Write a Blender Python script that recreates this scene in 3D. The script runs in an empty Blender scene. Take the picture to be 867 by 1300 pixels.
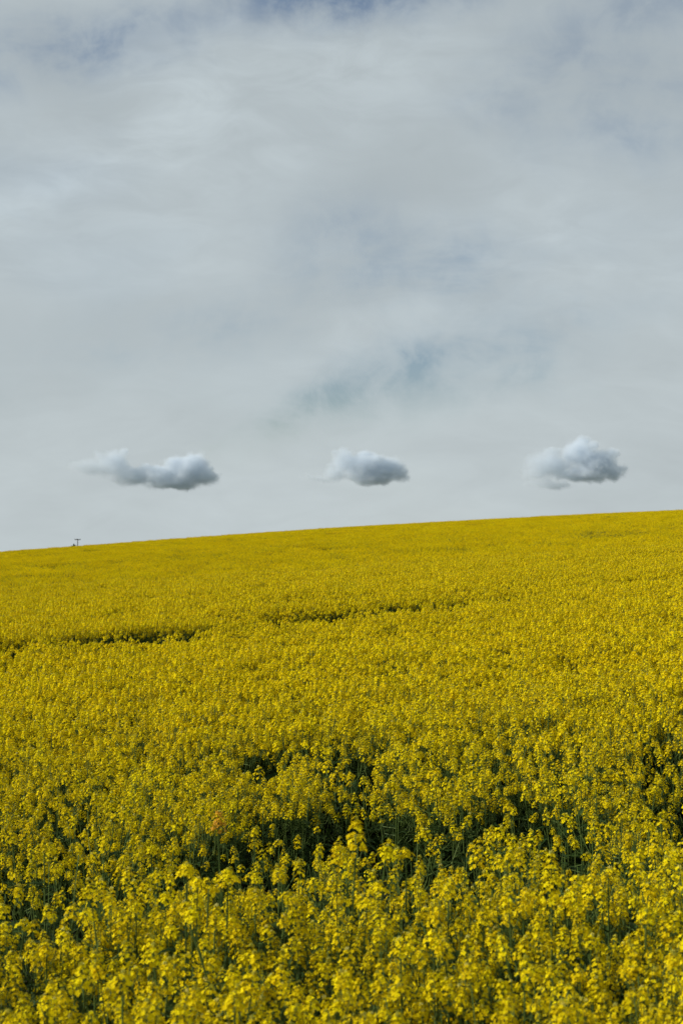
import bpy, math, random
import numpy as np
from mathutils import Vector, Matrix, Euler

R = math.radians
S = bpy.context.scene
COL = S.collection
random.seed(7)
rng = np.random.default_rng(11)

# ------------------------------------------------------------------ camera
EYE = 2.40
F = 1806.0                      # focal length in photo pixels (50 mm on a 24 x 36 frame)
PITCH = math.atan((720 - 650) / F)
cd = bpy.data.cameras.new('camera')
cam = bpy.data.objects.new('camera', cd); COL.objects.link(cam)
cam.location = (0, 0, EYE)
cam.rotation_euler = (R(90) + PITCH, 0, 0)
cd.sensor_fit = 'VERTICAL'; cd.sensor_height = 36.0; cd.lens = 50.0
cd.clip_start = 0.05; cd.clip_end = 30000
cd.dof.use_dof = True; cd.dof.focus_distance = 11.0; cd.dof.aperture_fstop = 5.6
S.camera = cam


def pix_dir(px, py):
    """direction in the world of a photo pixel"""
    v = Vector(((px - 433.5) / F, (650 - py) / F, -1.0))
    return (cam.rotation_euler.to_matrix() @ v).normalized()


# ------------------------------------------------------------------ sun, sky
SUN_AZ, SUN_EL = R(-96), R(27)          # azimuth from +Y (view) towards +X
sl = bpy.data.lights.new('sun', 'SUN'); sl.energy = 4.8; sl.angle = R(0.6); sl.color = (1.0, 0.94, 0.84)
sun = bpy.data.objects.new('sun', sl); COL.objects.link(sun)
sd = Vector((math.sin(SUN_AZ) * math.cos(SUN_EL), math.cos(SUN_AZ) * math.cos(SUN_EL), math.sin(SUN_EL)))
sun.rotation_euler = sd.to_track_quat('Z', 'Y').to_euler()
sun.location = (-40, 10, 60)

S.view_settings.view_transform = 'Standard'; S.view_settings.look = 'None'
S.view_settings.gamma = 1.0; S.view_settings.exposure = 0.0; S.view_settings.use_curve_mapping = False
cy = S.cycles
cy.use_denoising = True
cy.volume_bounces = 6; cy.volume_step_rate = 0.3; cy.volume_max_steps = 256
cy.max_bounces = 12; cy.diffuse_bounces = 3; cy.transmission_bounces = 4; cy.glossy_bounces = 2
cy.sample_clamp_indirect = 4.0


class NT:
    """small node-tree helper"""
    def __init__(s, nt): s.nt = nt; nt.nodes.clear()
    def n(s, t, **kw):
        nd = s.nt.nodes.new(t)
        for k, v in kw.items(): setattr(nd, k, v)
        return nd
    def link(s, a, b): s.nt.links.new(a, b)
    def put(s, sock, v):
        if isinstance(v, bpy.types.NodeSocket): s.link(v, sock)
        else: sock.default_value = v
    def m(s, op, a, b=None, c=None, clamp=False):
        nd = s.n('ShaderNodeMath', operation=op, use_clamp=clamp)
        for i, v in enumerate((a, b, c)):
            if v is not None: s.put(nd.inputs[i], v)
        return nd.outputs[0]
    def v(s, op, a, b=None, out=0):
        nd = s.n('ShaderNodeVectorMath', operation=op)
        s.put(nd.inputs[0], a)
        if b is not None: s.put(nd.inputs[1], b)
        return nd.outputs[out]
    def noise(s, vec, scale, detail=4, rough=0.55, dist=0.0, color=False):
        nd = s.n('ShaderNodeTexNoise'); s.put(nd.inputs['Vector'], vec)
        nd.inputs['Scale'].default_value = scale; nd.inputs['Detail'].default_value = detail
        nd.inputs['Roughness'].default_value = rough; nd.inputs['Distortion'].default_value = dist
        return nd.outputs['Color' if color else 'Fac']
    def mix(s, f, a, b):
        nd = s.n('ShaderNodeMix', data_type='RGBA'); s.put(nd.inputs[0], f)
        s.put(nd.inputs[6], a); s.put(nd.inputs[7], b)
        return nd.outputs[2]
    def ramp(s, f, stops):
        nd = s.n('ShaderNodeValToRGB'); s.put(nd.inputs[0], f)
        e = nd.color_ramp.elements
        while len(e) < len(stops): e.new(0.5)
        for i, (p, c) in enumerate(stops):
            e[i].position = p; e[i].color = (*c, 1) if len(c) == 3 else c
        return nd.outputs[0]
    def rng(s, x, a, b, c, d, smooth=True):
        nd = s.n('ShaderNodeMapRange'); nd.interpolation_type = 'SMOOTHSTEP' if smooth else 'LINEAR'
        s.put(nd.inputs[0], x)
        for i, q in enumerate((a, b, c, d)): nd.inputs[i + 1].default_value = q
        return nd.outputs[0]


W = bpy.data.worlds.new('World'); S.world = W; W.use_nodes = True
k = NT(W.node_tree)
tc = k.n('ShaderNodeTexCoord').outputs['Generated']
sky = k.n('ShaderNodeTexSky'); sky.sky_type = 'NISHITA'; sky.sun_disc = False
sky.sun_elevation = SUN_EL; sky.sun_rotation = SUN_AZ % (2 * math.pi); sky.air_density = 1.2; sky.dust_density = 0.3
sep = k.n('ShaderNodeSeparateXYZ'); k.link(tc, sep.inputs[0])
X_, Y_, Z_ = sep.outputs
az = k.m('ARCTAN2', X_, Y_)
el = k.m('ARCSINE', Z_)
# the layer of thin high cloud lies on a plane high above: stretch towards the horizon
warpn = k.noise(tc, 3.2, 4, 0.55, color=True)
warp = k.v('MULTIPLY', k.v('SUBTRACT', warpn, (0.5, 0.5, 0.5)), (0.17, 0.10, 0.0))
ae = k.n('ShaderNodeCombineXYZ'); k.link(az, ae.inputs[0]); k.link(el, ae.inputs[1])
p = k.v('ADD', ae.outputs[0], warp)
# soft openings in the high cloud: photo px, py, half sizes, tilt (deg), strength
OPEN = [(470, -12, 135, 36, 2, 0.95), (80, 72, 120, 34, 8, 0.48), (30, 215, 70, 40, 30, 0.16), (440, 320, 90, 45, -10, 0.24),
        (600, 360, 60, 60, 10, 0.34), (575, 465, 140, 42, 14, 0.52), (370, 510, 120, 20, 16, 0.45), (620, 430, 120, 16, 12, 0.32),
        (500, 382, 70, 18, 0, 0.26), (230, 420, 220, 34, 16, 0.22), (800, 165, 130, 45, -6, 0.26), (700, 90, 110, 35, 25, 0.14), (830, 20, 90, 40, 10, 0.2),
        (160, 30, 130, 22, 5, 0.14)]
acc = None
for (px, py, sx, sy, tilt, st) in OPEN:
    d = pix_dir(px, py)
    a0, e0 = math.atan2(d.x, d.y), math.asin(d.z)
    q = k.v('SUBTRACT', p, (a0, e0, 0))
    rot = k.n('ShaderNodeVectorRotate', rotation_type='Z_AXIS'); k.link(q, rot.inputs['Vector']); rot.inputs['Angle'].default_value = -R(tilt)
    q = k.v('MULTIPLY', rot.outputs[0], (F / sx, F / sy, 0))
    r2 = k.v('DOT_PRODUCT', q, q, out=1)
    g = k.m('MULTIPLY', k.m('EXPONENT', k.m('MULTIPLY', r2, -0.8)), st)
    acc = g if acc is None else k.m('ADD', acc, g)
mp = k.n('ShaderNodeMapping'); k.link(ae.outputs[0], mp.inputs[0]); mp.inputs['Scale'].default_value = (1.0, 2.2, 1)
mp.inputs['Rotation'].default_value = (0, 0, R(-12)); mp.inputs['Location'].default_value = (3.1, 1.7, 0)
fn = k.noise(mp.outputs[0], 6.5, 6, 0.6, 0.5)
fl = k.noise(mp.outputs[0], 2.6, 3, 0.5, 0.3)
fine = k.m('MULTIPLY', k.rng(fn, 0.36, 0.66, 0.35, 1.7), k.rng(k.noise(ae.outputs[0], 26.0, 5, .6, .4), .33, .66, .55, 1.35))
opening = k.m('MULTIPLY', acc, fine)
BRIGHT = [(40, 250, 170, 26, 28, .07), (230, 130, 210, 60, 14, .06), (520, 90, 150, 45, -6, .045), (690, 250, 120, 55, 12, .04), (150, 330, 160, 60, 4, .03), (560, 395, 160, 30, 12, .04), (760, 330, 120, 40, -8, .03), (300, 215, 120, 22, 20, .03),
          (60, 90, 60, 60, 20, -.05), (480, 250, 150, 40, 8, -.03), (60, 400, 150, 40, 6, -.035), (800, 120, 160, 110, 0, -.035), (300, 400, 160, 40, 10, -.03)]
lumacc = None
for (px, py, sx, sy, tilt, st) in BRIGHT:
    d = pix_dir(px, py)
    q = k.v('SUBTRACT', p, (math.atan2(d.x, d.y), math.asin(d.z), 0))
    rot = k.n('ShaderNodeVectorRotate', rotation_type='Z_AXIS'); k.link(q, rot.inputs['Vector']); rot.inputs['Angle'].default_value = -R(tilt)
    q = k.v('MULTIPLY', rot.outputs[0], (F / sx, F / sy, 0))
    g = k.m('MULTIPLY', k.m('EXPONENT', k.m('MULTIPLY', k.v('DOT_PRODUCT', q, q, out=1), -0.8)), st)
    lumacc = g if lumacc is None else k.m('ADD', lumacc, g)
mp2 = k.n('ShaderNodeMapping'); k.link(p, mp2.inputs[0]); mp2.inputs['Scale'].default_value = (1.0, 3.2, 1); mp2.inputs['Rotation'].default_value = (0, 0, R(-16))
streak = k.noise(mp2.outputs[0], 15.0, 6, 0.58, 0.6)
# beyond the pictured part of the sky: openings everywhere, of the same kind
gen = k.rng(fl, 0.50, 0.72, 0.0, 0.22)
opening = k.m('ADD', opening, gen, clamp=True)
lum = k.m('ADD', k.m('ADD', k.m('MULTIPLY', lumacc, k.rng(streak, .3, .7, .6, 2.2)), k.m('MULTIPLY', k.m('SUBTRACT', streak, .5), .17)), k.m('ADD', k.m('MULTIPLY', k.m('SUBTRACT', fn, 0.5), 0.20), k.m('MULTIPLY', k.m('SUBTRACT', fl, 0.5), 0.30)))
low = k.rng(el, 0.0, 0.26, 1.0, 0.0)
veil = k.mix(low, (0.528, 0.598, 0.63, 1), (0.605, 0.675, 0.695, 1))
veil = k.v('SCALE', veil, None); sc = veil.node; k.link(k.m('ADD', lum, 1.0), sc.inputs['Scale'])
b1 = k.n('ShaderNodeBackground'); k.link(k.v('MULTIPLY', sky.outputs[0], (.97, .975, 1.06)), b1.inputs[0]); b1.inputs[1].default_value = 0.085
b2 = k.n('ShaderNodeBackground'); k.link(veil, b2.inputs[0]); b2.inputs[1].default_value = 0.87
mxs = k.n('ShaderNodeMixShader'); k.link(opening, mxs.inputs[0]); k.link(b2.outputs[0], mxs.inputs[1]); k.link(b1.outputs[0], mxs.inputs[2])
wo = k.n('ShaderNodeOutputWorld'); k.link(mxs.outputs[0], wo.inputs[0])

# ------------------------------------------------------------------ materials


def new_mat(name):
    m = bpy.data.materials.new(name); m.use_nodes = True
    return m, NT(m.node_tree)


def leafy(name, cols, rough=0.55, trans=0.3, vary=0.06, spec=.25):
    """cols: two colours mixed by the 'tint' attribute, then varied a little per plant"""
    m, k = new_mat(name)
    at = k.n('ShaderNodeAttribute', attribute_name='tint').outputs['Fac']
    c = k.mix(at, (*cols[0], 1), (*cols[1], 1))
    oi = k.n('ShaderNodeObjectInfo').outputs['Random']
    hsv = k.n('ShaderNodeHueSaturation')
    k.link(k.m('MULTIPLY_ADD', oi, vary * 0.18, 0.5 - vary * 0.09), hsv.inputs['Hue'])
    k.link(k.m('MULTIPLY_ADD', k.m('FRACT', k.m('MULTIPLY', oi, 17.3)), vary * 4, 1.0 - vary * 2), hsv.inputs['Value'])
    k.link(c, hsv.inputs['Color'])
    c = hsv.outputs[0]
    pb = k.n('ShaderNodeBsdfPrincipled'); k.link(c, pb.inputs['Base Color'])
    pb.inputs['Roughness'].default_value = rough; pb.inputs['Specular IOR Level'].default_value = spec
    out = k.n('ShaderNodeOutputMaterial')
    if trans > 0:
        tr = k.n('ShaderNodeBsdfTranslucent'); k.link(c, tr.inputs[0])
        mx = k.n('ShaderNodeMixShader'); mx.inputs[0].default_value = trans
        k.link(pb.outputs[0], mx.inputs[1]); k.link(tr.outputs[0], mx.inputs[2]); k.link(mx.outputs[0], out.inputs[0])
    else:
        k.link(pb.outputs[0], out.inputs[0])
    return m


M_PETAL = leafy('yellow_petal', ((0.60, 0.435, 0.002), (0.84, 0.695, 0.006)), 0.8, 0.28, spec=.04)
M_STEM = leafy('green_stem', ((0.042, 0.070, 0.014), (0.095, 0.14, 0.030)), 0.6, 0.0, spec=.12)
M_LEAF = leafy('green_leaf', ((0.018, 0.040, 0.008), (0.036, 0.068, 0.014)), 0.6, 0.25, spec=.1)
M_BUD = leafy('flower_bud', ((0.26, 0.27, 0.02), (0.50, 0.42, 0.02)), 0.5, 0.1)
M_HEADRUST = leafy('fading_petal', ((0.42, 0.20, 0.004), (0.62, 0.34, 0.008)), 0.6, 0.28)
MATS = [M_PETAL, M_STEM, M_LEAF, M_BUD]


def ground_mat():
    m, k = new_mat('soil_and_weeds')
    g = k.n('ShaderNodeNewGeometry').outputs['Position']
    n1 = k.noise(g, 3.0, 6, 0.6); n2 = k.noise(g, 22.0, 5, 0.65); n3 = k.noise(g, 0.05, 3, 0.5)
    soil = k.mix(n2, (0.045, 0.032, 0.020, 1), (0.10, 0.072, 0.045, 1))
    weed = k.mix(n2, (0.022, 0.045, 0.012, 1), (0.06, 0.095, 0.025, 1))
    c = k.mix(k.rng(k.m('ADD', n1, k.m('MULTIPLY', n3, 0.3)), 0.5, 0.75, 0, 1), soil, weed)
    pb = k.n('ShaderNodeBsdfPrincipled'); k.link(c, pb.inputs['Base Color']); pb.inputs['Roughness'].default_value = 0.95
    bp = k.n('ShaderNodeBump'); bp.inputs['Strength'].default_value = 0.6; bp.inputs['Distance'].default_value = 0.04
    k.link(n2, bp.inputs['Height']); k.link(bp.outputs[0], pb.inputs['Normal'])
    out = k.n('ShaderNodeOutputMaterial'); k.link(pb.outputs[0], out.inputs[0])
    return m


# ------------------------------------------------------------------ terrain
CANOPY = 1.10


def vnoise(x, y, seed=0):
    """smooth value noise, -1..1"""
    x = np.asarray(x, float); y = np.asarray(y, float)
    xi = np.floor(x).astype(np.int64); yi = np.floor(y).astype(np.int64)
    fx = x - xi; fy = y - yi
    fx = fx * fx * (3 - 2 * fx); fy = fy * fy * (3 - 2 * fy)
    def h(i, j):
        n = (i * 374761393 + j * 668265263 + seed * 1442695041) & 0xffffffff
        n = ((n ^ (n >> 13)) * 1274126177) & 0xffffffff
        return ((n ^ (n >> 16)) & 0xffff) / 32767.5 - 1.0
    return (h(xi, yi) * (1 - fx) + h(xi + 1, yi) * fx) * (1 - fy) + (h(xi, yi + 1) * (1 - fx) + h(xi + 1, yi + 1) * fx) * fy


def ground_z(x, y):
    x = np.asarray(x, float); y = np.asarray(y, float)
    h, c, top = EYE - CANOPY + .30, 2.0e-5, (720 - 670.5) / F
    a = top + 2 * math.sqrt(h * c)
    ye = np.where(y < 0, 60 * np.tanh(y / 60), y)
    yp = np.minimum(ye, 700)
    z = a * yp - c * yp * yp
    e = np.clip(yp - 250, 0, None); z = z - 5e-5 * e * e
    z = z - 0.036 * np.clip(ye - 700, 0, 6000)
    X = 400 * np.tanh(x / 400)
    z = z + 0.0623 * X - 1.55e-4 * X * X
    q = np.clip((y - 4.7) / 2.9, 0, 1); z = z - .30 * q * q * (3 - 2 * q)
    z = z + np.clip((y - 7) / 4, 0, 1) * .055 * vnoise(x / 3.4 + 1.3, y / 2.3, 5)
    far = np.clip((y - 12) / 60, 0, 1)
    z = z + far * (0.16 * vnoise(x / 34 + 3, y / 26, 3) + 0.07 * vnoise(x / 15, y / 11 + 8, 4))
    return z


def grid_axis(lo, hi, fine_, n):
    t = np.linspace(-1, 1, n)
    s = np.sinh(t * 6) / math.sinh(6)
    return np.where(s < 0, -s * lo, s * hi)


def build_ground():
    xs = grid_axis(-7000, 7000, 1, 181); ys = np.concatenate([np.linspace(-2500, -20, 12)[:-1], np.linspace(-20, 60, 81)[:-1],
                                                          np.linspace(60, 700, 129)[:-1], np.linspace(700, 9000, 40)])
    XX, YY = np.meshgrid(xs, ys)
    Z = ground_z(XX, YY)
    V = np.stack([XX, YY, Z], -1).reshape(-1, 3)
    nx, ny = len(xs), len(ys)
    faces = [(j * nx + i, j * nx + i + 1, (j + 1) * nx + i + 1, (j + 1) * nx + i) for j in range(ny - 1) for i in range(nx - 1)]
    me = bpy.data.meshes.new('ground'); me.from_pydata(V.tolist(), [], faces)
    me.polygons.foreach_set('use_smooth', [True] * len(me.polygons))
    me.materials.append(ground_mat())
    o = bpy.data.objects.new('ground', me); COL.objects.link(o)
    o['kind'] = 'structure'; o['label'] = 'dark soil and low weeds under the rapeseed crop'; o['category'] = 'ground'


build_ground()

# ------------------------------------------------------------------ plant geometry (numpy)


class Geo:
    def __init__(s): s.v = []; s.f = []; s.m = []; s.t = []; s.n = 0
    def add(s, verts, faces, mat, tint):
        verts = np.asarray(verts, float)
        s.v.append(verts); s.f += [tuple(i + s.n for i in f) for f in faces]
        s.m += [mat] * len(faces); s.t.append(np.broadcast_to(np.asarray(tint, float), (len(verts),)).copy()); s.n += len(verts)
    def merge(s, g, M=None, mat=None):
        if g.n == 0: return
        v = np.concatenate(g.v)
        if M is not None:
            A = np.array(M); v = v @ A[:3, :3].T + A[:3, 3]
        s.v.append(v); s.f += [tuple(i + s.n for i in f) for f in g.f]
        s.m += g.m if mat is None else [mat] * len(g.m); s.t.append(np.concatenate(g.t)); s.n += g.n
    def mesh(s, name, mats=None):
        me = bpy.data.meshes.new(name)
        me.from_pydata(np.concatenate(s.v).tolist(), [], s.f)
        if mats is None:                       # keep only the materials in use
            used = sorted(set(s.m)); mm = [used.index(i) for i in s.m]; mats = [MATS[i] for i in used]
        else: mm = s.m
        for m in mats: me.materials.append(m)
        me.polygons.foreach_set('material_index', mm)
        a = me.attributes.new('tint', 'FLOAT', 'POINT'); a.data.foreach_set('value', np.concatenate(s.t))
        return me


def frame(d):
    d = d / np.linalg.norm(d)
    u = np.cross(d, (0.3, 0.1, 1.0) if abs(d[2]) < 0.9 else (1.0, 0.1, 0.0)); u /= np.linalg.norm(u)
    return u, np.cross(d, u), d


def tube(g, pts, r0, r1, mat, tint, sides=4):
    pts = np.asarray(pts, float); n = len(pts); V = []
    for i, p_ in enumerate(pts):
        d = pts[min(i + 1, n - 1)] - pts[max(i - 1, 0)]
        u, w, _ = frame(d); r = r0 + (r1 - r0) * i / (n - 1)
        for q in range(sides):
            a = 2 * math.pi * q / sides; V.append(p_ + r * (math.cos(a) * u + math.sin(a) * w))
    Fc = [(i * sides + q, i * sides + (q + 1) % sides, (i + 1) * sides + (q + 1) % sides, (i + 1) * sides + q) for i in range(n - 1) for q in range(sides)]
    g.add(V, Fc, mat, tint)


def flower(g, c, nrm, size, rnd):
    """an open flower: four cupped petals crosswise"""
    u, w, d = frame(nrm); a0 = rnd.uniform(0, math.pi)
    tint = rnd.uniform(0.0, 1.0)
    for q in range(4):
        a = a0 + q * math.pi / 2 + rnd.uniform(-.15, .15)
        e = math.cos(a) * u + math.sin(a) * w; s_ = -math.sin(a) * u + math.cos(a) * w
        L = size * rnd.uniform(.85, 1.1); wd = L * 0.42; lift = rnd.uniform(0.05, 0.5) * L
        p0 = c + e * L * .08; p1 = c + e * L * .55 + d * lift * .75; p2 = c + e * L + d * lift * rnd.uniform(.2, 1.1)
        g.add([p0 - s_ * wd * .25, p0 + s_ * wd * .25, p1 + s_ * wd, p1 - s_ * wd, p2 + s_ * wd * .75, p2 - s_ * wd * .75],
              [(0, 1, 2, 3), (3, 2, 4, 5)], 0, np.clip(tint + rnd.uniform(-.2, .2), 0, 1))


def raceme(rnd, L, nf, rad, low=False, size=0.0095, pods=True):
    """flower head along +Z from its base at 0 to its tip at L"""
    g = Geo()
    if not low:
        tube(g, [(0, 0, 0), (rnd.uniform(-.004, .004), 0, L * .5), (0, 0, L * .96)], .0016, .0009, 1, rnd.uniform(.3, .9), 3)
    if low:
        for i in range(nf):
            t = (i + rnd.random()) / nf; a = rnd.uniform(0, 6.283)
            r = rad * (1.0 - 0.55 * t ** 1.5) * rnd.uniform(.4, 1.0)
            c = np.array([r * math.cos(a), r * math.sin(a), L * (.12 + .88 * t)])
            nrm = np.array([math.cos(a), math.sin(a), rnd.uniform(-.5, 1.0)]); u, w, d = frame(nrm)
            th = rnd.uniform(0, 3.14); e = math.cos(th) * u + math.sin(th) * w; s_ = np.cross(d, e); q = size
            g.add([c - e * q - s_ * q * .8, c + e * q - s_ * q * .8 + d * q * .4, c + e * q + s_ * q * .8, c - e * q + s_ * q * .8 + d * q * .4], [(0, 1, 2, 3)], 0, rnd.random() * .75)  # tint kept darker: self-shadow inside the simplified head is put into its colour
        return g
    a = rnd.uniform(0, 6.28)
    for i in range(nf):
        t = ((i + .5) / nf) ** .85
        a += 2.39996 + rnd.uniform(-.3, .3)
        r = rad * (1.0 - 0.72 * t ** 2.6) * rnd.uniform(.6, 1.2)
        z = L * (0.02 + 0.94 * t) + rnd.uniform(-.007, .007)
        base = np.array([0, 0, z - r * .35])
        c = np.array([r * math.cos(a), r * math.sin(a), z + r * .25])
        nrm = np.array([math.cos(a), math.sin(a), .35 + 1.3 * t + rnd.uniform(-.35, .35)])
        if i % 2 == 0:
            side = np.array([-math.sin(a), math.cos(a), 0]) * .0007
            g.add([base - side, base + side, c + side, c - side], [(0, 1, 2, 3)], 1, rnd.uniform(.4, 1))
        flower(g, c, nrm, size * (1.0 - .25 * t), rnd)
    for i in range(7):                                        # unopened buds at the tip
        aa = i * 2.4; rr = .0022 + .0045 * (i / 7)
        c = np.array([rr * math.cos(aa), rr * math.sin(aa), L - .002 + .006 * (1 - i / 7)]); b = .0024; h = .0042
        g.add([c + (b, 0, 0), c + (0, b, 0), c + (-b, 0, 0), c + (0, -b, 0), c + (0, 0, h), c + (0, 0, -h)],
              [(0, 1, 4), (1, 2, 4), (2, 3, 4), (3, 0, 4), (1, 0, 5), (2, 1, 5), (3, 2, 5), (0, 3, 5)], 3, rnd.random())
    if pods:                                                  # young thin pods under the flowers
        for i in range(rnd.randint(2, 6)):
            aa = rnd.uniform(0, 6.28); z = rnd.uniform(-.07, .02); d = np.array([math.cos(aa), math.sin(aa), .8])
            tube(g, [np.array([0, 0, z]), np.array([0, 0, z]) + d * .018, np.array([0, 0, z]) + d * .02 + np.array([math.cos(aa) * .01, math.sin(aa) * .01, .03])], .0006, .0011, 1, rnd.uniform(.5, 1), 3)
    return g


def leaf(g, p, az_, L, wd, droop, rnd):
    e = np.array([math.cos(az_), math.sin(az_), 0]); s_ = np.array([-e[1], e[0], 0]); V = []; n = 5
    for i in range(n):
        t = i / (n - 1)
        c = np.array(p) + e * L * t + np.array([0, 0, L * (.55 * t - droop * t * t)])
        w = wd * math.sin(math.pi * min(1, .12 + .88 * t) ** .8) + .001
        V += [c - s_ * w + (0, 0, w * .35), c, c + s_ * w + (0, 0, w * .35)]
    Fc = []
    for i in range(n - 1):
        b = i * 3; Fc += [(b, b + 1, b + 4, b + 3), (b + 1, b + 2, b + 5, b + 4)]
    g.add(V, Fc, 2, rnd.random())


rnd = random.Random(5)
RAC = [raceme(rnd, rnd.choice((.035, .045, .055, .08)) * rnd.uniform(.85, 1.2), rnd.randint(20, 31), rnd.uniform(.018, .027), size=.0074) for _ in range(16)]
RAC_LOW = [raceme(rnd, rnd.uniform(.035, .07), 6, .022, low=True, size=.0070) for _ in range(8)]


def head_matrix(pos, d, spin, s):
    q = Vector(d).to_track_quat('Z', 'Y').to_matrix().to_4x4()
    return Matrix.Translation(Vector(pos)) @ q @ Matrix.Rotation(spin, 4, 'Z') @ Matrix.Scale(s, 4)


def plant_plan(rnd, H=1.10, nb=6, lean=(0, 0), low=False, spread=1.0):
    """stems, leaves and the places of the flower heads of one plant"""
    st, lf = Geo(), Geo(); heads = []
    lx, ly = lean[0] + rnd.gauss(0, .035), lean[1] + rnd.gauss(0, .035)
    def ax(z): t = z / H; return np.array([lx * t ** 1.6, ly * t ** 1.6, z])
    top = H - .05
    tube(st, [ax(z) for z in (-.05, .35 * H, .7 * H, top)], .006, .0025, 1, rnd.uniform(.2, .6), 3 if low else 5)
    heads.append((ax(top - .005), (lx * .8 + rnd.gauss(0, .06), ly * .8 + rnd.gauss(0, .06), 1), rnd.uniform(0, 6.28), rnd.uniform(1.05, 1.35)))
    a = rnd.uniform(0, 6.28)
    for i in range(nb):
        a += 2.4 + rnd.uniform(-.4, .4)
        z0 = H * rnd.uniform(.50, .82); z1 = H - .06 - rnd.random() ** 1.3 * .24
        r = rnd.uniform(.05, .19) * spread; z1 = max(z1, z0 + .06)
        p0 = ax(z0); p2 = ax(z1) + np.array([r * math.cos(a), r * math.sin(a), 0]); p1 = p0 * .45 + p2 * .55 + np.array([r * .25 * math.cos(a), r * .25 * math.sin(a), -.03])
        tube(st, [p0, p1, p2], .0028, .0016, 1, rnd.uniform(.3, .9), 3)
        d = p2 - p1; d = d / np.linalg.norm(d) + np.array([0, 0, .5])
        heads.append((p2, tuple(d + np.array([rnd.gauss(0, .18), rnd.gauss(0, .18), 0])), rnd.uniform(0, 6.28), rnd.uniform(.7, 1.28)))
        if not low or i % 2 == 0: leaf(lf, p0, a + rnd.uniform(-.2, .2), rnd.uniform(.06, .12), rnd.uniform(.008, .016), rnd.uniform(.2, .7), rnd)
    for i in range(3 if low else 8):
        z = H * rnd.uniform(.12, .66); leaf(lf, ax(z), rnd.uniform(0, 6.28), rnd.uniform(.12, .26), rnd.uniform(.02, .045), rnd.uniform(.4, 1.1), rnd)
    return st, lf, heads


def whole_plant(plan, racs, rnd):
    g = Geo(); st, lf, heads = plan
    g.merge(st); g.merge(lf)
    for (p_, d, sp, s_) in heads: g.merge(racs[rnd.randrange(len(racs))], head_matrix(p_, d, sp, s_))
    return g


rnd = random.Random(21)
NV = 10
PLANS = [plant_plan(rnd, rnd.uniform(1.02, 1.13), rnd.randint(8, 11), lean=(rnd.gauss(.02, .05), 0)) for _ in range(NV)]
V_PLANT = [whole_plant(pl, RAC, rnd).mesh('rapeseed_plant_mesh') for pl in PLANS]
RAC_LUSH = [raceme(rnd, rnd.choice((.035, .045, .055)) * rnd.uniform(.85, 1.2), rnd.randint(18, 24), rnd.uniform(.018, .025), size=.0092, pods=False) for _ in range(12)]
V_LUSH = [whole_plant(plant_plan(rnd, rnd.uniform(1.02, 1.12), rnd.randint(9, 12), lean=(rnd.gauss(.02, .05), 0)), RAC_LUSH, rnd).mesh('lush_rapeseed_mesh') for _ in range(10)]
RAC_SMALL = [raceme(rnd, .03, 11, .017, size=.0080) for _ in range(4)]
V_SPARSE = []
for _ in range(5):
    pl = plant_plan(rnd, rnd.uniform(.72, .92), 3); V_SPARSE.append(whole_plant((pl[0], pl[1], pl[2][:rnd.randint(0, 2)]), RAC_SMALL, rnd).mesh('short_rapeseed_mesh'))
PLANS_LOW = [plant_plan(rnd, rnd.uniform(1.02, 1.13), rnd.randint(8, 11), lean=(rnd.gauss(.02, .05), 0), low=True) for _ in range(8)]
LOWP = [whole_plant(pl, RAC_LOW, rnd) for pl in PLANS_LOW]
LOWGREEN = [whole_plant((pl[0], pl[1], pl[2][:3]), RAC_LOW, rnd) for pl in PLANS_LOW]


def patch(size, rnd, sp=.165, keep=1.0, hgt=1.0):
    g = Geo(); pool = LOWP if keep == 1.0 else LOWGREEN; n = max(1, round(size / sp)); st = size / n
    for i in range(n):
        for j in range(n):
            x = (i + .5 + rnd.uniform(-.45, .45)) * st - size / 2; y = (j + .5 + rnd.uniform(-.45, .45)) * st - size / 2
            hs = rnd.gauss(hgt, .045)
            M = Matrix.Translation((x, y, 0)) @ Matrix.Rotation(rnd.uniform(0, 6.28), 4, 'Z') @ Matrix.Diagonal((1, 1, hs, 1))
            g.merge(pool[rnd.randrange(len(pool))], M)
    return g.mesh('rapeseed_patch_mesh')


V_P1 = [patch(1.05, rnd) for _ in range(4)]
V_P2 = [patch(2.1, rnd) for _ in range(3)]
V_G1 = [patch(1.05, rnd, keep=.5, hgt=.95) for _ in range(2)]
V_G2 = [patch(2.1, rnd, keep=.5, hgt=.95) for _ in range(2)]

# ------------------------------------------------------------------ where plants stand


def gap_near(x, y):
    """ragged, nearly bare pocket a few steps into the crop"""
    yf = 5.38 + .08 * x + .06 * np.clip(x, 0, 9) ** 2 + .14 * vnoise(x * 1.3, 0 * x, 31)
    w = 2.15 * np.exp(-(np.abs(x - .05) / 1.25) ** 4) + .80 + .50 * vnoise(x * 1.6 + 5, 0 * x, 32)
    w = w - .35 * np.clip(-x - 1.3, 0, 1) + .55 * np.exp(-((x - 1.9) / .5) ** 2)
    w = w + .30 * vnoise(x * 4.3, y * 2.1, 33)
    return (y > yf) & (y < yf + w)


def gap_line(x, y):
    """signed distance to the wheel track across the crop, and those parallel to it"""
    nx, ny = -.52, .854
    return (x + 4.85) * nx + (y - 20.2) * ny


def thin(x, y):
    """True where no plant stands"""
    d = gap_line(x, y)
    wig = .25 * vnoise(x * .6, y * .6, 41)
    fade = np.clip((x - .6) / 4, 0, 1)
    g = np.abs(d + 1.3 * wig) < (1.36 - 1.0 * fade + .22 * vnoise(x / 1.3, y / 1.3, 47))
    g &= vnoise(x / .35, y / .35, 46) < .70
    g |= np.abs(d - 24 + wig) < .7
    return g


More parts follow.
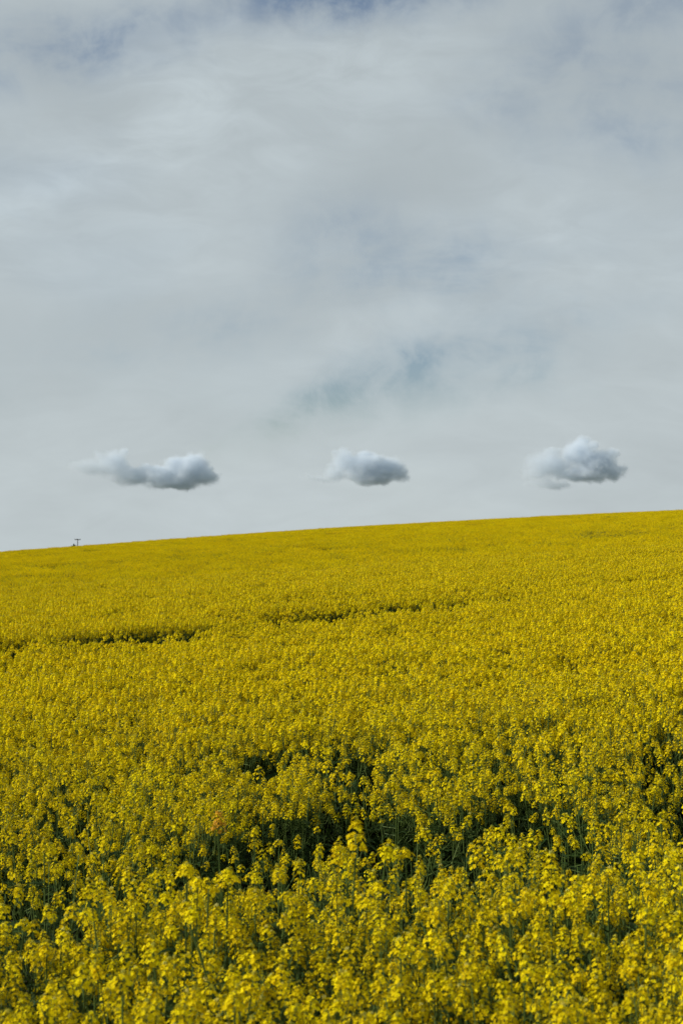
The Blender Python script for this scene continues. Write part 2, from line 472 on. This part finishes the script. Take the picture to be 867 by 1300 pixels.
def height(x, y):
    h = 1.0 + .050 * vnoise(x / 1.1, y / 1.1, 51) + .042 * vnoise(x / .45, y / .45, 52)
    h = h + .05 * np.clip((y - 15) / 20, 0, 1) * vnoise(x / 6, y / 3.5, 53)
    h = h - .16 * np.exp(-((np.clip(gap_line(x, y), 0, 9) / 1.2) ** 2)) * (gap_line(x, y) > 0) * (np.abs(x) < 7) * (y < 30) * .5
    return h


def half_w(y, margin): return .2405 * y + margin


def scatter(y0, y1, sp, margin):
    ys = np.arange(y0, y1, sp); P = []
    for yy in ys:
        hw = half_w(yy, margin); n = int(2 * hw / sp) + 1
        P.append(np.stack([np.linspace(-hw, hw, n), np.full(n, yy)], 1))
    P = np.concatenate(P)
    return P + rng.uniform(-.46 * sp, .46 * sp, P.shape)


pts = np.concatenate([scatter(2.35, 5.6, .16, 1.6), scatter(5.6, 11, .178, 1.6), scatter(11, 45, .15, 1.6)])
bare = vnoise(pts[:, 0] / .55, pts[:, 1] / .45, 61) + .6 * vnoise(pts[:, 0] / .25, pts[:, 1] / .25, 62) < -.88 + .74 * np.clip((12.5 - pts[:, 1]) / 4, 0, 1)
pocket = gap_near(pts[:, 0], pts[:, 1]) & (rng.random(len(pts)) > .17)
p_low = pts[(pocket | (thin(pts[:, 0], pts[:, 1]) & (pts[:, 1] < 30))) & (rng.random(len(pts)) < .55)]
pts = pts[~(pocket | thin(pts[:, 0], pts[:, 1]) | (bare & (pts[:, 1] < 17) & (pts[:, 1] > 5.6)))]
dist = np.hypot(pts[:, 0], pts[:, 1])
inview = (np.abs(pts[:, 0]) < half_w(pts[:, 1], .10)) & (pts[:, 1] > 2.75)
order = np.argsort(np.where(inview, dist, 1e9))
N_IND = 288
ind = order[:N_IND]
rest = np.setdiff1d(np.arange(len(pts)), ind)
p_ind = pts[ind]; p_rest = pts[rest]
lush = rng.random(len(p_rest)) < np.clip((p_rest[:, 1] - 9) / 6, 0, 1)
p_1 = scatter(45.4, 120, 1.0, 3.0); p_1 = p_1[~(np.abs(vnoise(p_1[:, 0], p_1[:, 1], 1)) > 2)]


def greener(p):
    x, y = p[:, 0], p[:, 1]; d = gap_line(x, y); g = np.zeros(len(p), bool)
    for q, w in ((47, .9), (71, 1.2), (96, 1.5), (131, 2.2), (160, 2.5), (198, 4.0)):
        g |= np.abs(d - q + .8 * vnoise(x * .2, y * .2, 42)) < w * (1 + .5 * vnoise(x / 9, y / 9, 43))
    return g | (vnoise(x / 14 + y / 30, y / 5 - x / 12, 44) + .5 * vnoise(x / 4, y / 2, 45) > .78)


p_2 = scatter(121, 372, 1.95, 8.0); g1, g2 = greener(p_1), greener(p_2)

# ------------------------------------------------------------------ the crop beyond the front plants: one object


def instancer(name, sets, label):
    """sets: (points, variant meshes, scale xy, jitter of heading)"""
    P, IDX, ROT, SCL = [], [], [], []; off = 0; variants = []
    for (pp, vs) in sets:
        n = len(pp); z = ground_z(pp[:, 0], pp[:, 1])
        P.append(np.column_stack([pp, z])); IDX.append(off + rng.integers(0, len(vs), n)); variants += vs; off += len(vs)
        if vs in (V_PLANT, V_SPARSE, V_LUSH):
            rot = rng.uniform(0, 2 * math.pi, n); s_ = height(pp[:, 0], pp[:, 1]) * rng.normal(1, .035, n)
            tx = rng.normal(0, .05, n); ty = rng.normal(.03, .05, n)
        else:
            rot = rng.integers(0, 4, n) * math.pi / 2 + rng.normal(0, .06, n); s_ = height(pp[:, 0], pp[:, 1]); tx = np.zeros(n); ty = np.zeros(n)
        ROT.append(np.column_stack([tx, ty, rot])); SCL.append(np.column_stack([np.ones(n), np.ones(n), s_]))
    P = np.concatenate(P); IDX = np.concatenate(IDX); ROT = np.concatenate(ROT); SCL = np.concatenate(SCL)
    me = bpy.data.meshes.new(name); me.vertices.add(len(P)); me.vertices.foreach_set('co', P.ravel().astype(np.float32))
    a = me.attributes.new('idx', 'INT', 'POINT'); a.data.foreach_set('value', IDX.astype(np.int32))
    a = me.attributes.new('rot', 'FLOAT_VECTOR', 'POINT'); a.data.foreach_set('vector', ROT.ravel().astype(np.float32))
    a = me.attributes.new('scl', 'FLOAT_VECTOR', 'POINT'); a.data.foreach_set('vector', SCL.ravel().astype(np.float32))
    for m in MATS: me.materials.append(m)
    o = bpy.data.objects.new(name, me); COL.objects.link(o)
    o['kind'] = 'stuff'; o['label'] = label; o['category'] = 'rapeseed crop'
    ng = bpy.data.node_groups.new('crop_nodes', 'GeometryNodeTree')
    ng.interface.new_socket('Geometry', in_out='INPUT', socket_type='NodeSocketGeometry')
    ng.interface.new_socket('Geometry', in_out='OUTPUT', socket_type='NodeSocketGeometry')
    N = ng.nodes; Lk = ng.links
    gi = N.new('NodeGroupInput'); go = N.new('NodeGroupOutput')
    m2p = N.new('GeometryNodeMeshToPoints'); Lk.new(gi.outputs[0], m2p.inputs[0])
    jn = N.new('GeometryNodeJoinGeometry')
    for v in reversed(variants):                     # join puts the last link first
        src = bpy.data.objects.new('crop_source', v)
        oi = N.new('GeometryNodeObjectInfo'); oi.inputs['Object'].default_value = src; oi.inputs['As Instance'].default_value = False
        g2i = N.new('GeometryNodeGeometryToInstance'); Lk.new(oi.outputs['Geometry'], g2i.inputs[0]); Lk.new(g2i.outputs[0], jn.inputs[0])
    iop = N.new('GeometryNodeInstanceOnPoints'); Lk.new(m2p.outputs[0], iop.inputs['Points']); Lk.new(jn.outputs[0], iop.inputs['Instance'])
    iop.inputs['Pick Instance'].default_value = True
    def attr(nm, t):
        n = N.new('GeometryNodeInputNamedAttribute'); n.data_type = t; n.inputs[0].default_value = nm
        return n.outputs['Attribute']
    Lk.new(attr('idx', 'INT'), iop.inputs['Instance Index'])
    e2r = N.new('FunctionNodeEulerToRotation'); Lk.new(attr('rot', 'FLOAT_VECTOR'), e2r.inputs[0]); Lk.new(e2r.outputs[0], iop.inputs['Rotation'])
    Lk.new(attr('scl', 'FLOAT_VECTOR'), iop.inputs['Scale'])
    Lk.new(iop.outputs[0], go.inputs[0])
    md = o.modifiers.new('crop', 'NODES'); md.node_group = ng
    return o


instancer('rapeseed_crop', [(p_rest[~lush], V_PLANT), (p_rest[lush], V_LUSH), (p_low, V_SPARSE), (p_1[~g1], V_P1), (p_2[~g2], V_P2), (p_1[g1], V_G1), (p_2[g2], V_G2)],
          'dense yellow rapeseed crop covering the hillside beyond the front plants up to the skyline')

# ------------------------------------------------------------------ the front plants: each its own thing
M_RAC = [g.mesh('flower_head') for g in RAC]
M_PL = [(pl[0].mesh('stem'), pl[1].mesh('foliage'), pl[2]) for pl in PLANS]


def plant_thing(parts, label, group=None, rac=M_RAC, rnd=rnd):
    t = bpy.data.objects.new('rapeseed_plant', None); COL.objects.link(t)
    t.empty_display_size = .1
    t['label'] = label; t['category'] = 'rapeseed plant'
    if group: t['group'] = group
    st, lf, heads = parts
    for nm, me in (('stem', st), ('foliage', lf)):
        c = bpy.data.objects.new(nm, me); COL.objects.link(c); c.parent = t
    for (p_, d, sp, s_) in heads:
        c = bpy.data.objects.new('flower_head', rac[rnd.randrange(len(rac))]); COL.objects.link(c); c.parent = t
        c.matrix_local = head_matrix(p_, d, sp, s_)
    return t


def copy_plant(src, label, group):
    t = src.copy(); COL.objects.link(t); t['label'] = label; t['group'] = group
    for ch in KIDS[src.name]:
        c = ch.copy(); COL.objects.link(c); c.parent = t
    return t


protos, KIDS = [], {}
LAB_F = 'yellow flowering rapeseed plant standing in the front strip of crop before the dark gap'
LAB_B = 'yellow flowering rapeseed plant standing just beyond the dark gap in the crop'
GRP_F, GRP_B = 'rapeseed plants in front of the dark gap', 'rapeseed plants just beyond the dark gap'
free = list(range(NV))
for i, (x, y) in enumerate(p_ind):
    yc = 5.6 + .08 * x + .06 * max(x, 0) ** 2
    front = y < yc
    lab, grp = (LAB_F, GRP_F) if front else (LAB_B, GRP_B)
    if i < NV:
        t = plant_thing(M_PL[i], lab, grp); protos.append(t); KIDS[t.name] = list(t.children) if False else [c for c in COL.objects if c.parent == t]
    else:
        t = copy_plant(protos[int(rng.integers(0, NV))], lab, grp)
    h = float(height(x, y)) * float(rng.normal(1, .04))
    t.location = (x, y, float(ground_z(x, y)))
    t.rotation_euler = (float(rng.normal(0, .05)), float(rng.normal(.03, .06)), float(rng.uniform(0, 6.28)))
    t.scale = (1, 1, h)


def at_px(px, py, Y, dz=0.0):
    """world x and z of a photo pixel at distance Y ahead"""
    d = pix_dir(px, py); s_ = Y / d.y
    return d.x * s_, EYE + d.z * s_ + dz


def special(px, py, Y, label, nb, seed, spread=1.0, lean=(0, 0), rac=None):
    """a plant whose tallest head tops out at the given pixel"""
    rr = random.Random(seed)
    x, z = at_px(px, py, Y); gz = float(ground_z(x, Y))
    H = z - gz + .02
    st, lf, heads = plant_plan(rr, H, nb, lean=lean, spread=spread)
    t = plant_thing((st.mesh('stem'), lf.mesh('foliage'), heads), label, 'rapeseed plants that stand out from the crop', rac or M_RAC, rr)
    t.location = (x - lean[0], Y - lean[1], gz)
    return t


rs = random.Random(77)
TALL = [raceme(rs, .13, 52, .026).mesh('flower_head'), raceme(rs, .10, 44, .028).mesh('flower_head')]
ROUND = [raceme(rs, .04, 24, .024).mesh('flower_head')]
RUST = []
for _ in range(2):
    g = raceme(rs, .08, 34, .026); g.m = [0 if q == 0 else q for q in g.m]
    RUST.append(g.mesh('flower_head', [M_HEADRUST, M_STEM, M_LEAF, M_BUD]))
special(435, 1078, 4.75, 'rapeseed plant with a tall columnar flower head rising into the dark gap', 2, 1, .6, rac=TALL)
special(462, 1078, 5.15, 'rapeseed plant with small round flower heads against the darkest part of the gap', 1, 2, .5, rac=ROUND)
special(515, 1084, 5.1, 'slender rapeseed plant with one lone round flower head standing in the gap', 0, 3, .5, rac=ROUND)
special(236, 1106, 4.7, 'bushy rapeseed plant with broad crowded flower heads at the left of the gap', 6, 4, .9, rac=ROUND)
special(290, 1044, 5.85, 'rapeseed plant with a darker orange fading flower head behind the gap', 0, 5, .5, rac=RUST)
special(285, 1104, 4.8, 'thin rapeseed plant with a small round head beside the bushy clump', 0, 6, .5, rac=ROUND)
special(232, 1150, 4.3, 'rapeseed plant with a long bare stem leaning left in the front strip', 1, 7, .5, lean=(-.30, .05), rac=ROUND)
special(700, 1148, 4.5, 'stout rapeseed plant with a dense round flower clump right of the dark gap', 4, 8, .5, rac=TALL)

# ------------------------------------------------------------------ cumulus clouds low over the crest
CD = 1806.0          # metres away: one photo pixel is one metre there


def cloud(cx, cy_, blobs, label, seed, dens=0.125):
    """blobs: photo px, py, rx, rz, depth offset, depth radius"""
    d = pix_dir(cx, cy_); s_ = CD / d.y; org = Vector((d.x * s_, CD, EYE + d.z * s_))
    L = []
    for (px, py, rx, rz, oy, ry) in blobs:
        L.append(((px - cx), oy, (cy_ - py), rx, ry, rz))
    import bmesh
    rr = random.Random(seed * 13)
    for (x, y, z, rx, ry, rz) in list(L):                  # smaller puffs on the upper side of each billow
        for _ in range(2):
            a = rr.uniform(.15, 2.9); f = rr.uniform(.32, .5); b = rr.uniform(-.9, .3)
            L.append((x + rx * .85 * math.cos(a), y + ry * .6 * b, z + rz * .85 * math.sin(a), rx * f, ry * f, max(rz * f, 5)))
    bm = bmesh.new()
    for (x, y, z, rx, ry, rz) in L:
        M = Matrix.Translation((x, y, z)) @ Matrix.Diagonal((rx * 1.25 + 3, ry * 1.25 + 3, rz * 1.25 + 3, 1))
        bmesh.ops.create_icosphere(bm, subdivisions=3, radius=1.0, matrix=M)
    me = bpy.data.meshes.new('cloud'); bm.to_mesh(me); bm.free()
    o = bpy.data.objects.new('cloud', me); COL.objects.link(o); o.location = org
    md = o.modifiers.new('union', 'REMESH'); md.mode = 'VOXEL'; md.voxel_size = 2.5
    m, k = new_mat('cloud_vapour')
    tc = k.n('ShaderNodeTexCoord').outputs['Object']
    off = k.v('ADD', tc, (seed * 91.0, seed * 37.0, seed * 53.0))
    w1 = k.v('MULTIPLY', k.v('SUBTRACT', k.noise(off, .035, 5, .62, color=True), (.5, .5, .5)), (30, 30, 22))
    pp = k.v('ADD', tc, w1)
    fld = None
    for (x, y, z, rx, ry, rz) in L:
        q = k.v('MULTIPLY', k.v('SUBTRACT', pp, (x, y, z)), (1 / rx, 1 / ry, 1 / rz))
        v = k.m('SUBTRACT', 1.0, k.v('LENGTH', q, out=1))
        if fld is None: fld = v
        else:
            nd = k.n('ShaderNodeMath', operation='SMOOTH_MAX'); k.link(fld, nd.inputs[0]); k.link(v, nd.inputs[1]); nd.inputs[2].default_value = .12
            fld = nd.outputs[0]
    fn = k.noise(off, .10, 6, .66)
    f2 = k.m('ADD', fld, k.m('MULTIPLY', k.m('SUBTRACT', fn, .5), 1.05))
    den = k.rng(f2, 0.0, .50, 0, 1)
    # thin wisps towards the sun side, thick core away from it
    sx = k.n('ShaderNodeSeparateXYZ'); k.link(tc, sx.inputs[0])
    xs = [b[0] for b in L]; lo, hi = min(xs) - 10, max(xs) + 10
    thick = k.rng(sx.outputs[0], lo, lo + (hi - lo) * .75, .40, 1.0)
    den = k.m('MULTIPLY', k.m('MULTIPLY', den, thick), dens)
    pv = k.n('ShaderNodeVolumePrincipled'); pv.inputs['Color'].default_value = (.82, .885, .955, 1); pv.inputs['Anisotropy'].default_value = 0.0
    k.link(den, pv.inputs['Density'])
    out = k.n('ShaderNodeOutputMaterial'); k.link(pv.outputs[0], out.inputs['Volume'])
    me.materials.append(m)
    o['label'] = label; o['category'] = 'cloud'; o['group'] = 'small grey clouds low over the crest'; o['kind'] = 'thing'
    return o


cloud(195, 600, [(143, 588, 27, 19, 0, 22), (114, 593, 30, 13, 0, 18), (166, 605, 32, 13, 4, 24), (203, 604, 24, 15, -4, 22), (243, 597, 29, 25, 0, 28), (260, 606, 22, 13, 0, 22), (222, 614, 42, 8, 0, 22)],
      'long lumpy grey cloud with two humps above the utility pole end of the crest', 1)
cloud(468, 594, [(440, 588, 24, 18, 0, 20), (462, 594, 34, 20, 0, 26), (492, 596, 28, 19, 3, 24), (510, 605, 16, 9, 0, 16), (478, 607, 40, 10, 0, 22), (424, 600, 20, 11, 0, 14), (405, 606, 22, 5, 0, 10)],
      'smallest grey cloud with a flat dark base between the two larger clouds', 2)
cloud(728, 590, [(735, 575, 27, 20, 0, 24), (761, 590, 27, 21, 0, 26), (742, 602, 44, 12, 0, 26), (695, 590, 38, 19, 0, 24), (678, 600, 22, 12, 0, 16), (700, 617, 30, 7, 0, 12), (778, 600, 18, 13, 0, 16)],
      'rounded dome shaped cloud with a slate blue flank over the high end of the crest', 3)

# ------------------------------------------------------------------ utility pole beyond the crest


def simple_mat(name, col, rough=.8):
    m, k = new_mat(name)
    g = k.n('ShaderNodeNewGeometry').outputs['Position']
    n = k.noise(g, 9.0, 5, .6)
    c = k.mix(n, tuple(.7 * v for v in col) + (1,), tuple(1.25 * v for v in col) + (1,))
    pb = k.n('ShaderNodeBsdfPrincipled'); k.link(c, pb.inputs['Base Color']); pb.inputs['Roughness'].default_value = rough
    out = k.n('ShaderNodeOutputMaterial'); k.link(pb.outputs[0], out.inputs[0])
    return m


def raw(name, parent, V, Fc, mat):
    me = bpy.data.meshes.new(name); me.from_pydata([tuple(v) for v in V], [], Fc); me.materials.append(mat)
    o = bpy.data.objects.new(name, me); COL.objects.link(o); o.parent = parent
    return o


def utility_pole(px, py, Y):
    wood = simple_mat('weathered_wood', (.10, .085, .07)); cer = simple_mat('brown_ceramic', (.07, .05, .04), .3)
    x, ztop = at_px(px, py, Y); gz = float(ground_z(x, Y)); H = ztop - gz
    t = bpy.data.objects.new('utility_pole', None); COL.objects.link(t); t.location = (x, Y, gz); t.rotation_euler.z = R(6)
    t['label'] = 'tiny dark utility pole with one crossarm standing behind the crest'; t['category'] = 'utility pole'
    g = Geo(); tube(g, [(0, 0, -.3), (0, 0, H * .5), (0, 0, H)], .19, .13, 0, 0, 12); raw('pole', t, np.concatenate(g.v), g.f + [tuple(range(24, 36))], wood)
    def box(nm, a, b, par=t, m=wood):
        V = [(p_, q, r) for p_ in (a[0], b[0]) for q in (a[1], b[1]) for r in (a[2], b[2])]
        return raw(nm, par, V, [(0, 1, 3, 2), (4, 6, 7, 5), (0, 4, 5, 1), (2, 3, 7, 6), (0, 2, 6, 4), (1, 5, 7, 3)], m)
    arm = box('crossarm', (-1.05, -.27, H - .42), (1.05, -.13, H - .20))
    for q in (-.9, -.4, .9):
        g = Geo()
        pr = [(.03, 0), (.09, .03), (.05, .08), (.10, .11), (.05, .17), (.07, .21), (.02, .26)]
        V = [(q + r * math.cos(a * math.pi / 4), -.2 + r * math.sin(a * math.pi / 4), H - .20 + z) for r, z in pr for a in range(8)]
        Fc = [(i * 8 + a, i * 8 + (a + 1) % 8, (i + 1) * 8 + (a + 1) % 8, (i + 1) * 8 + a) for i in range(len(pr) - 1) for a in range(8)]
        raw('insulator', arm, V, Fc + [tuple(range(48, 56))], cer)
    return t


utility_pole(99, 684.0, 500)


def far_hedge(px0, px1, py, Y):
    """low bushes just showing over the crest beside the pole"""
    rr = random.Random(9); g = Geo(); x0, z = at_px(px0, py, Y); x1, _ = at_px(px1, py, Y)
    gz = float(ground_z((x0 + x1) / 2, Y)); L = x1 - x0; H = z - gz
    for i in range(2600):
        t = rr.random(); x = (t - .5) * L; hh = H * (.86 + .14 * math.sin(t * 9 + 1) * math.sin(t * 23)) * (1 - abs(2 * t - 1) ** 5 * .4)
        c = np.array([x, rr.gauss(0, .5), hh * rr.random() ** .7])
        u, w, d = frame(np.array([rr.gauss(0, 1), rr.gauss(0, 1), rr.gauss(0, 1) + .3])); q = rr.uniform(.08, .2)
        g.add([c - u * q, c + w * q * .6, c + u * q, c - w * q * .6], [(0, 1, 2, 3)], 2, rr.random())
    st = Geo()
    for i in range(7):
        x = (-.45 + .15 * i) * L; tube(st, [(x, 0, -.1), (x + .1, .05, H * .4), (x - .05, 0, H * .8)], .06, .03, 1, .2, 5)
    t = bpy.data.objects.new('hedge', None); COL.objects.link(t); t.location = ((x0 + x1) / 2, Y, gz)
    t['label'] = 'sliver of dark hedge showing over the crest beside the utility pole'; t['category'] = 'hedge'
    for nm, gg in (('foliage', g), ('stems', st)):
        c = bpy.data.objects.new(nm, gg.mesh(nm)); COL.objects.link(c); c.parent = t


far_hedge(90, 98.5, 689.9, 430)
